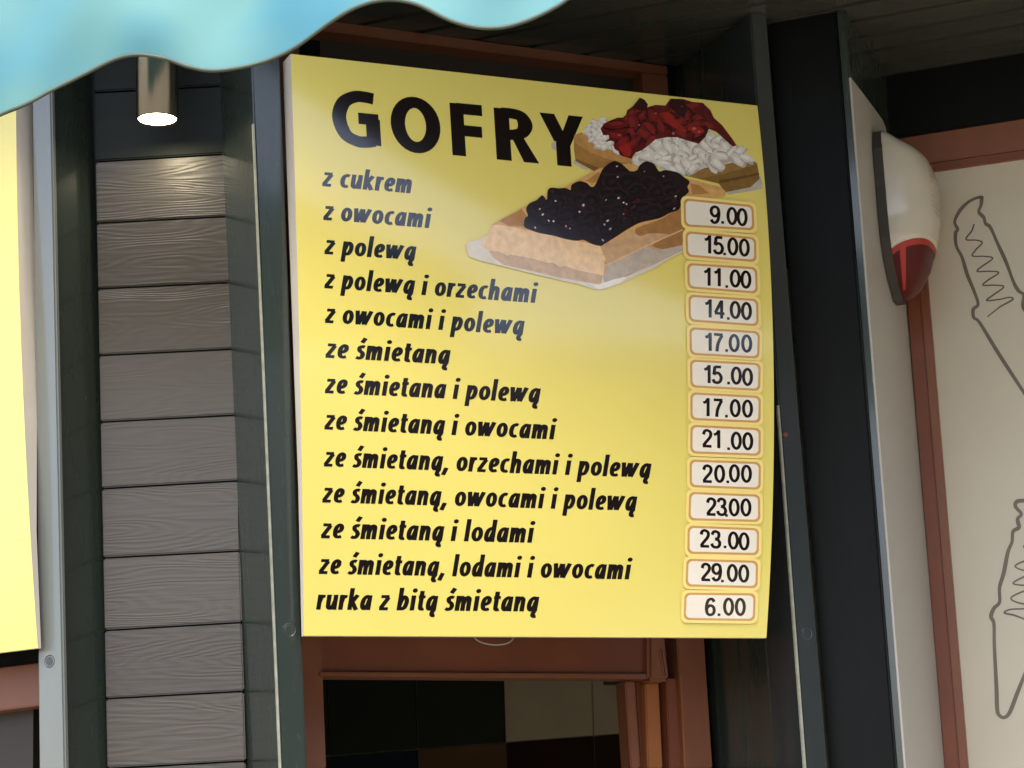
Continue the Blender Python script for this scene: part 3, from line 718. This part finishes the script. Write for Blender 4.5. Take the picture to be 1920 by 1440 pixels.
# front waffle
group([[(38, 965), (60, 940), (110, 930), (170, 905), (260, 1000), (800, 1150), (1000, 1150), (1340, 985), (1350, 1000), (1250, 1045), (1180, 1095), (1020, 1165), (960, 1192), (900, 1215), (840, 1228), (790, 1222), (740, 1200), (600, 1170), (400, 1122), (250, 1085), (130, 1055), (60, 1030)]], 'paper_print', (222, 214, 198), 40.0, 0.08)
group([[(195, 840), (370, 742), (600, 630), (840, 500), (960, 478), (1020, 470), (1300, 545), (1570, 612), (1600, 640), (1596, 668), (1345, 690), (1345, 745), (850, 966), (400, 880)]], 'waffle_print', (216, 168, 102), 40.4, 0.13, False, 80)
group([[(240, 815), (375, 745), (420, 800), (400, 850), (300, 845)], [(1385, 590), (1440, 600), (1500, 650), (1400, 660)], [(760, 575), (840, 520), (870, 560), (800, 590)]], 'waffle_print', (180, 130, 72), 40.8, 0.13, False, 80)
group([[(195, 840), (240, 838), (400, 868), (640, 920), (845, 965), (880, 1050), (865, 1142), (700, 1110), (590, 1085), (470, 1050), (400, 1035), (290, 1020), (175, 992), (128, 960), (150, 930), (180, 890)]], 'waffle_print', (240, 205, 158), 41.2, 0.13, False, 80)
group([[(178, 994), (240, 1000), (290, 1024), (310, 1018), (400, 1034), (480, 1052), (520, 1070), (560, 1064), (600, 1092), (640, 1085), (700, 1110), (862, 1142), (850, 1196), (740, 1180), (600, 1155), (400, 1108), (270, 1080), (210, 1040)]], 'waffle_print', (204, 172, 136), 41.6, 0.13, False, 80)
group([[(845, 965), (1050, 870), (1345, 745), (1348, 990), (1150, 1085), (870, 1192), (862, 1142), (872, 1060)]], 'waffle_print', (206, 168, 124), 41.2, 0.13, False, 80)
group([[(1060, 860), (1200, 810), (1345, 742), (1346, 930), (1290, 1000), (1220, 985), (1160, 960), (1260, 900), (1150, 890), (1080, 905)]], 'waffle_print', (168, 122, 72), 41.7, 0.13, True, 80)
group([[(866, 1150), (900, 1070), (1100, 970), (1200, 990), (1346, 960), (1346, 992), (1150, 1086), (870, 1192)]], 'waffle_print', (194, 180, 164), 42.1, 0.13, False, 80)
group([[(872, 1082), (1100, 970), (1340, 865), (1340, 872), (1100, 980), (872, 1092)]], 'waffle_print', (226, 190, 146), 42.5, 0.13, False, 80)
group([[(780, 1190), (830, 1200), (870, 1185), (930, 1165), (1010, 1150), (960, 1190), (890, 1212), (840, 1226)]], 'paper_print', (238, 232, 220), 42.6, 0.1)
CH = [(390, 850), (395, 800), (412, 785), (402, 745), (420, 712), (465, 690), (500, 662), (525, 690), (530, 640), (548, 617), (600, 620), (640, 618), (668, 630), (675, 600), (720, 577), (765, 588), (790, 610), (812, 605), (840, 550), (865, 500), (925, 457), (970, 470), (1010, 505), (1030, 518), (1065, 512), (1085, 480), (1125, 458), (1170, 475), (1200, 518), (1240, 510), (1310, 525), (1345, 550), (1382, 580), (1370, 612), (1378, 640), (1350, 670), (1335, 700), (1320, 745), (1260, 770), (1200, 800), (1090, 825), (1020, 860), (950, 905), (870, 955), (850, 966), (800, 955), (745, 930), (700, 935), (620, 920), (570, 905), (480, 888), (430, 870)]
group([CH], 'cherry_print', (34, 22, 24), 43.2, 0.15, True)
lumps(spread(CH, 395, 1370, 470, 950, 104, 56, 26), (50, 66), (30, 42), (44, 30, 34), (27, 20, 23), (36, 30, 34), 'cherry_print', 45.0, 2, 5, rot=(-.5, .4), poly=CH, jt=.2)
group([blob(x, y, rnd.uniform(9, 26), rnd.uniform(6, 14), rnd.uniform(-.8, .3), 8, .3) for x, y in [(660, 825), (640, 850), (1040, 735), (1000, 760), (1060, 700), (990, 800), (740, 735), (1310, 640), (1290, 690), (490, 720), (560, 640)]], 'cherry_print', (64, 27, 32), 60.1, 0.3, True)
hl = [(745, 722, 11, 11), (720, 762, 8, 8), (577, 697, 8, 7), (955, 678, 11, 7), (985, 706, 8, 6), (1003, 715, 5, 9), (500, 778, 12, 9), (565, 818, 8, 10), (536, 815, 4, 12), (455, 856, 7, 9), (482, 745, 8, 5), (890, 815, 14, 7), (870, 838, 8, 8), (905, 865, 14, 8), (860, 930, 6, 12), (945, 488, 7, 6), (950, 552, 7, 6), (1225, 548, 6, 5), (985, 775, 5, 5), (1298, 668, 8, 6), (1288, 742, 12, 6), (1110, 520, 5, 4), (640, 848, 7, 7), (663, 862, 6, 6), (880, 690, 8, 5)]
group([blob(x, y, a_ * .8, b_ * .8, -.6, 7, .2) for x, y, a_, b_ in hl], 'cherry_print', (170, 160, 160), 61, 0.2)
group([blob(x, y, 4.5, 4.5, 0, 6) for x, y, *_ in hl[:12]], 'cherry_print', (228, 222, 218), 61.6)

# ---- price plates
DG = {
 '0': [('e', ell(.3, .5, .215, .43, 22))],
 '1': [Ln((.36, 1), (.36, 0)), S((.35, .93), (.25, .8), (.1, .73))],
 '2': [S((.1, .7), (.16, .88), (.3, .935), (.45, .86), (.49, .7), (.42, .52), (.22, .27), (.1, .08)), Ln((.06, .065), (.53, .065))],
 '3': [S((.09, .75), (.16, .9), (.29, .935), (.43, .86), (.45, .7), (.38, .56), (.25, .52)), S((.25, .52), (.42, .46), (.5, .28), (.43, .11), (.28, .065), (.13, .12), (.07, .27))],
 '4': [Ln((.4, 1), (.4, 0)), Ln((.38, .95), (.06, .3)), Ln((.03, .28), (.55, .28))],
 '5': [Ln((.15, .935), (.5, .935)), Ln((.17, .95), (.11, .5)), S((.11, .51), (.24, .6), (.38, .58), (.49, .42), (.49, .25), (.41, .11), (.27, .065), (.13, .11), (.07, .25))],
 '6': [S((.5, .78), (.42, .91), (.3, .935), (.17, .84), (.1, .6), (.09, .35), (.15, .13), (.3, .065), (.45, .14), (.5, .31), (.45, .5), (.3, .58), (.15, .48), (.1, .36))],
 '7': [Ln((.06, .935), (.53, .935)), S((.49, .9), (.35, .62), (.26, .35), (.22, 0))],
 '9': [S((.1, .22), (.18, .09), (.3, .065), (.43, .16), (.5, .4), (.51, .65), (.45, .87), (.3, .935), (.15, .86), (.1, .69), (.15, .5), (.3, .42), (.45, .52), (.5, .64))],
 '.': [('q', None)],
}
PL = [  # plate corners TL TR BR BL ; characters (char, x centre, y centre)
 (((1280, 372.5), (1411.5, 385.6), (1413, 433.5), (1281, 425)), [('9', 1339, 403.5), ('.', 1353.5, 417), ('0', 1371, 406), ('0', 1390, 408)]),
 (((1283.5, 434), (1416, 446), (1417, 492.5), (1285, 482)), [('1', 1327, 459), ('5', 1346, 461), ('.', 1357, 476), ('0', 1372.5, 463), ('0', 1394, 465)]),
 (((1286.6, 493.8), (1417.8, 502), (1419.5, 551.5), (1288, 541.5)), [('1', 1326, 519.5), ('1', 1345, 520.5), ('.', 1361, 537), ('0', 1377, 523), ('0', 1397, 525)]),
 (((1289, 553), (1420, 561.6), (1421, 612.7), (1290, 603.5)), [('1', 1328, 579), ('4', 1348, 581), ('.', 1364, 597), ('0', 1377, 582), ('0', 1398, 584)]),
 (((1291, 614), (1423, 622), (1422.5, 673.4), (1292, 666)), [('1', 1328, 641.5), ('7', 1345.5, 643), ('.', 1361, 657), ('0', 1375, 644), ('0', 1398.5, 645)]),
 (((1292, 674.6), (1424.5, 681.5), (1424, 734), (1293, 727)), [('1', 1326, 702), ('5', 1343.5, 703.5), ('.', 1364.5, 718), ('0', 1379, 705), ('0', 1400, 707.5)]),
 (((1293, 736), (1425, 743), (1424.5, 794), (1293, 788)), [('1', 1324, 764), ('7', 1345, 765.5), ('.', 1360.5, 780), ('0', 1377, 766), ('0', 1400, 767)]),
 (((1293, 797), (1425, 803.4), (1424.7, 855.6), (1292.7, 850.6)), [('2', 1324.5, 822.4), ('1', 1344, 824), ('.', 1364.5, 841), ('0', 1379, 827), ('0', 1400.5, 828)]),
 (((1291.5, 862), (1425, 867), (1424.7, 919), (1291.5, 914)), [('2', 1325, 888.7), ('0', 1347.7, 889), ('.', 1363, 903), ('0', 1375.4, 888), ('0', 1398, 889)]),
 (((1290.6, 922.7), (1424, 928), (1423.5, 979.6), (1289, 976)), [('2', 1332, 950.4), ('3', 1352, 951), ('.', 1360.5, 966), ('0', 1375, 952), ('0', 1397, 952)]),
 (((1288, 986), (1422, 991), (1421, 1041.8), (1287, 1038.7)), [('2', 1320, 1010), ('3', 1341, 1012), ('.', 1358, 1025), ('0', 1373.5, 1014), ('0', 1393.5, 1015.6)]),
 (((1285.5, 1048), (1420, 1052), (1418.7, 1103.6), (1283.8, 1100)), [('2', 1322, 1073), ('9', 1342, 1073.5), ('.', 1353, 1089), ('0', 1371.5, 1075), ('0', 1393, 1076)]),
 (((1281.8, 1111.6), (1415.5, 1113), (1413.8, 1165), (1280, 1163)), [('6', 1330.5, 1138.5), ('.', 1346.5, 1152), ('0', 1364.5, 1138), ('0', 1386.5, 1138.5)]),
]
def rrect(c, r, grow=0.0):
    c = [np.array(p, float) for p in c]; m_ = sum(c) / 4; ux = (c[1] - c[0]) / np.hypot(*(c[1] - c[0])); uy = (c[3] - c[0]) / np.hypot(*(c[3] - c[0]))
    sg = [(-1, -1), (1, -1), (1, 1), (-1, 1)]
    c = [p + ux * sx * grow + uy * sy * grow for p, (sx, sy) in zip(c, sg)]; out = []
    for k_, (p, (sx, sy)) in enumerate(zip(c, sg)):
        q = p - ux * sx * r - uy * sy * r; a0 = [math.pi, 1.5 * math.pi, 0, .5 * math.pi][k_]
        for i in range(6):
            a_ = a0 + i / 5 * math.pi / 2; out.append(tuple(q + ux * math.cos(a_) * r + uy * math.sin(a_) * r))
    return out
for cor, chars in PL:
    price = ''.join(c_ for c_, *_ in chars)
    pr = Print(FS, 14); pr.poly(rrect(cor, 8, -4.2), 64); pl_ = pr.build('price_plate', M['plate'], SG, label='ivory price plate reading ' + price)
    pr = Print(FS, 14); pr.poly(rrect(cor, 12, 5), 62.3); pr.build('plate_halo', M['halo'], pl_)
    pr = Print(FS, 14); o_, i_ = rrect(cor, 10, 0.0), rrect(cor, 8, -4.2); n_ = len(o_)
    pr.quads([(np.array(o_[q]), np.array(o_[(q + 1) % n_]), np.array(i_[(q + 1) % n_]), np.array(i_[q])) for q in range(n_)], 63.2)
    pr.build('plate_border', M['gold'], pl_)
    for ch, x, y in chars:
        pr = Print(FS); Hh, Ww = 34.0, 35.0
        tilt = (cor[1][1] - cor[0][1]) / (cor[1][0] - cor[0][0])
        if ch == '.':
            y_ = y + 1; pr.quads([[np.array(p) for p in ((x - 2.6, y_ - 2.6), (x + 2.6, y_ - 2.4), (x + 2.6, y_ + 2.6), (x - 2.6, y_ + 2.4))]], 64.8)
        else:
            st = [q for q in DG[ch]]
            for i, Qd in enumerate(glyph_quads(st, .086, .078)):
                pr.quads([[np.array([x + (qx - .3) * Ww, y + (qx - .3) * Ww * tilt - (qy - .5) * Hh]) for qx, qy in q] for q in Qd], 64.8 + i * .3)
        pr.build('digit', M['ink'], pl_)
# loose wire loop below the board
wp = catmull([(888, 1188), (893, 1199), (908, 1206), (928, 1209), (948, 1207), (960, 1200), (964, 1188)], 6)
def tube(pts, r, name, mt, parent, k_=8):
    v, f = [], []; n_ = len(pts)
    for i, p in enumerate(pts):
        t = pts[min(i + 1, n_ - 1)] - pts[max(i - 1, 0)]; t = t / np.linalg.norm(t)
        a_ = np.cross(t, [0.13, 0.9, 0.2]); a_ /= np.linalg.norm(a_); b_ = np.cross(t, a_)
        for j in range(k_): v.append(p + (a_ * math.cos(2 * math.pi * j / k_) + b_ * math.sin(2 * math.pi * j / k_)) * r)
    for i in range(n_ - 1):
        for j in range(k_): f.append((i * k_ + j, i * k_ + (j + 1) % k_, (i + 1) * k_ + (j + 1) % k_, (i + 1) * k_ + j))
    return mesh_obj(name, v, f, mt, parent, smooth=True)
tube([hit(x, y, off(PS, -0.03)) for x, y in wp], 0.0013, 'wire_loop', M['wire'], SG)

# ---- second yellow board at the left edge of the photograph
PL2 = off(WL, 0.02)
F2 = SignFace([(-560, 250), (30, 176), (71, 1215), (-560, 1292)], PL2, lambda a_, t: 0.012 * 4 * t * (1 - t))
S2 = root('yellow_board', tuple(F2.uv(.5, 0)), 'plain yellow board at the left edge, cut off by the frame, beside the slatted pier', 'board')
grid_sheet(F2, 20, 'board_face', M['yellow'], S2)
rim(F2, 20, lambda t: 0.008 + 0.05 * max(0, (t - .2) / .8), 'board_rim', M['rim'], S2)

# ------------------------------------------------------------------ downlight
Lc = depth_pt(295, 225, 3.555)
DL = root('downlight', (Lc[0], Lc[1], ZC), 'lit round steel downlight hanging above the slatted pier, partly behind the awning', 'lamp')
def lathe(prof, c, name, mt, parent, n=48, smooth=True):
    v, f = [], []
    for r_, z_ in prof:
        for q in range(n): a_ = 2 * math.pi * q / n; v.append((c[0] + r_ * math.cos(a_), c[1] + r_ * math.sin(a_), z_))
    for i in range(len(prof) - 1):
        for q in range(n): f.append((i * n + q, i * n + (q + 1) % n, (i + 1) * n + (q + 1) % n, (i + 1) * n + q))
    return mesh_obj(name, v, f, mt, parent, smooth=smooth)
R_ = 0.0353; zl = Lc[2]
lathe([(R_ * .88, zl + .004), (R_ * .93, zl - .0005), (R_, zl + .001), (R_, zl + .2), (R_ * .98, ZC)], Lc, 'lamp_body', M['steel'], DL)
lathe([(0.0001, zl + .0015), (R_ * .5, zl + .0012), (R_ * .89, zl + .0025)], Lc, 'lamp_lens', M['glow'], DL)

# ------------------------------------------------------------------ alarm siren on the white board
nz_, ei = WN[1], -WR[1]
c0 = hit(1633, 258, WN)
ori = c0 + ei * 0.105
def yz(y): return hit(1660, y, (ori, N(0)))[2]
def interp(x, T):
    if x <= T[0][0]: return T[0][1]
    for (a_, b_), (c_, d_) in zip(T, T[1:]):
        if x <= c_: t = (x - a_) / (c_ - a_); return b_ + (d_ - b_) * t
    return T[-1][1]
OT = [(270, .020), (278, .040), (303, .084), (318, .096), (340, .104), (363, .108), (419, .105), (457, .096), (509, .078), (544, .057), (565, .034), (570, .022)]
WT = [(270, .080), (280, .095), (312, .102), (433, .102), (473, .098), (509, .084), (544, .055), (562, .026), (570, .012)]
def spt(th, y, grow=0.0):
    O_, w_ = interp(y, OT) * 0.93 + grow, interp(y, WT) + grow
    c_, s_ = math.cos(th), math.sin(th)
    e_q = math.copysign(abs(c_) ** .75, c_) * w_; o_q = .018 + (O_ - .018) * abs(s_) ** .8
    return np.array([ori[0], ori[1], 0]) + ei * e_q + nz_ * o_q + Z * yz(y)
SR = root('alarm_siren', tuple(ori * [1, 1, 0] + Z * yz(570)), 'white alarm siren with a pointed red lens on the pale side board', 'alarm siren')
def loft(name, yf, mt, grow=0.0, tr=(0.0, math.pi), n=28, m_=26, cap=True):
    v, f = [], []
    for j in range(m_ + 1):
        for i in range(n + 1):
            th = tr[0] + (tr[1] - tr[0]) * i / n; v.append(spt(th, yf(th, j / m_), grow))
    for j in range(m_):
        for i in range(n): a_ = j * (n + 1) + i; f.append((a_, a_ + 1, a_ + n + 2, a_ + n + 1))
    if cap: f.append(tuple(range(n + 1))); f.append(tuple(range((n + 1) * m_, (n + 1) * (m_ + 1))))
    o = mesh_obj(name, v, f, mt, SR, smooth=True)
    return o
cut = lambda th: 492 - 22 * math.sin(th) ** .6 if 0 < th < math.pi else 492
loft('siren_cover', lambda th, t: 270 + (cut(th) - 270) * t, M['siren'])
loft('lens', lambda th, t: cut(th) + 1 + (570 - cut(th) - 1) * t, M['red'], -0.002)
# brighter moulded border of the lens: top band and the edge facing the viewer
loft('lens_border', lambda th, t: cut(th) + 1.5 + 10 * t, M['red_b'], -0.0008, m_=3, cap=False)
loft('lens_border', lambda th, t: cut(th) + 8 + (556 - cut(th) - 8) * t, M['red_b'], -0.0008, tr=(math.pi * .88, math.pi * .94), n=3, cap=False)
# back plate
bp = []
for y in (274, 310, 360, 433, 473, 509, 544, 562, 571): bp.append((y, interp(y, WT) + .003))
pts = [np.array([ori[0], ori[1], 0]) + ei * w_ + Z * yz(y) + nz_ * .0005 for y, w_ in bp] + [np.array([ori[0], ori[1], 0]) - ei * w_ + Z * yz(y) + nz_ * .0005 for y, w_ in bp[::-1]]
prism_pts('back_plate', pts, nz_ * .0185, M['rubber'], SR, 0.001)
# sound holes
v, f = [], []
for r in range(9):
    for c_i in range(7):
        th, y = math.pi * (.40 + c_i * .035), 348 + r * 9.0
        if (r + c_i) % 5 == 4: continue
        a_ = len(v); h_ = .035 * .34; k_ = 3.0
        for dt, dy in ((-h_, -k_ * .6), (h_, -k_ * .6), (h_, k_ * .6), (-h_, k_ * .6)): v.append(spt(th + dt, y + dy, 0.0006))
        f.append((a_, a_ + 1, a_ + 2, a_ + 3))
so = mesh_obj('sound_holes', v, f, M['hole'], SR); so['kind'] = 'stuff'

# ------------------------------------------------------------------ awning
VP = (depth_pt(0, 200, 2.95), N(-13))
edge = [(-420, 300), (-330, 250), (-220, 262), (-120, 268), (-60, 250), (0, 226), (60, 205), (120, 168), (190, 130), (230, 113), (270, 107), (315, 113), (355, 126), (400, 133), (455, 124), (510, 105), (560, 82), (620, 50), (680, 22), (735, 10), (790, 18), (850, 46), (900, 57), (950, 54), (1000, 38), (1045, 14), (1080, -12), (1150, -48), (1230, -62), (1320, -50), (1400, -60), (1500, -100), (1600, -150), (1700, -160), (1800, -150), (1900, -180), (2050, -240), (2200, -240), (2400, -300)]
ed = [e for e in catmull(edge, 6)]
AW = root('awning', tuple(VP[0]), 'turquoise canvas awning with a wavy bound hem across the top left', 'awning')
VH = 0.34
nr = 14
v, f = [], []; hem = []
def ripple(s, q):
    return (0.014 * math.sin(s * 11.0 + 0.8) + 0.005 * math.sin(s * 24 + q * 6.0 + 1.2) + 0.002 * math.sin(s * 41 - q * 9)) * (1 - q * .3) + 0.012 * math.sin(q * 5 + s * 4)
rowtop = []
for i, (x, y) in enumerate(ed):
    P = hit(x, y, VP); s = (P - VP[0]).dot(U(-13))
    ztop = VP[0][2] + 0.30 + 0.0 * s
    for j in range(nr + 1):
        q = j / nr; Pq = P * [1, 1, 0] + Z * (P[2] + (ztop - P[2]) * q) + VP[1] * ripple(s, q)
        v.append(Pq)
        if j == 0: hem.append(Pq)
        if j == nr: rowtop.append(Pq)
for i in range(len(ed) - 1):
    for j in range(nr): a_ = i * (nr + 1) + j; f.append((a_, a_ + nr + 1, a_ + nr + 2, a_ + 1))
val = mesh_obj('valance', v, f, M['fabric'], AW, smooth=True)
# bound hem
v, f = [], []; n_ = len(hem)
for i, p in enumerate(hem):
    t = hem[min(i + 1, n_ - 1)] - hem[max(i - 1, 0)]; t /= np.linalg.norm(t); nn = VP[1]; up_ = np.cross(t, nn); up_ = up_ if up_[2] > 0 else -up_
    wd = .0036
    for a_, b_ in ((-wd * .3, .0022), (-wd, .0), (-wd * .3, -.0022), (wd * .5, -.002), (wd * .5, .0012)): v.append(p + up_ * a_ + nn * b_)
for i in range(n_ - 1):
    for j in range(5): f.append((i * 5 + j, i * 5 + (j + 1) % 5, (i + 1) * 5 + (j + 1) % 5, (i + 1) * 5 + j))
mesh_obj('hem_binding', v, f, M['binding'], val, smooth=True)
# sloping canvas up to the roof edge
v, f = [], []; m_ = 8
for p in rowtop:
    for j in range(m_ + 1):
        q = j / m_; v.append(p - VP[1] * (0.04 * q) + Z * (0.10 * q))
for i in range(n_ - 1):
    for j in range(m_): a_ = i * (m_ + 1) + j; f.append((a_, a_ + m_ + 1, a_ + m_ + 2, a_ + 1))
mesh_obj('canvas', v, f, M['fabric'], AW, smooth=True)
tube(rowtop[::6], 0.016, 'front_rail', M['steel'], AW)
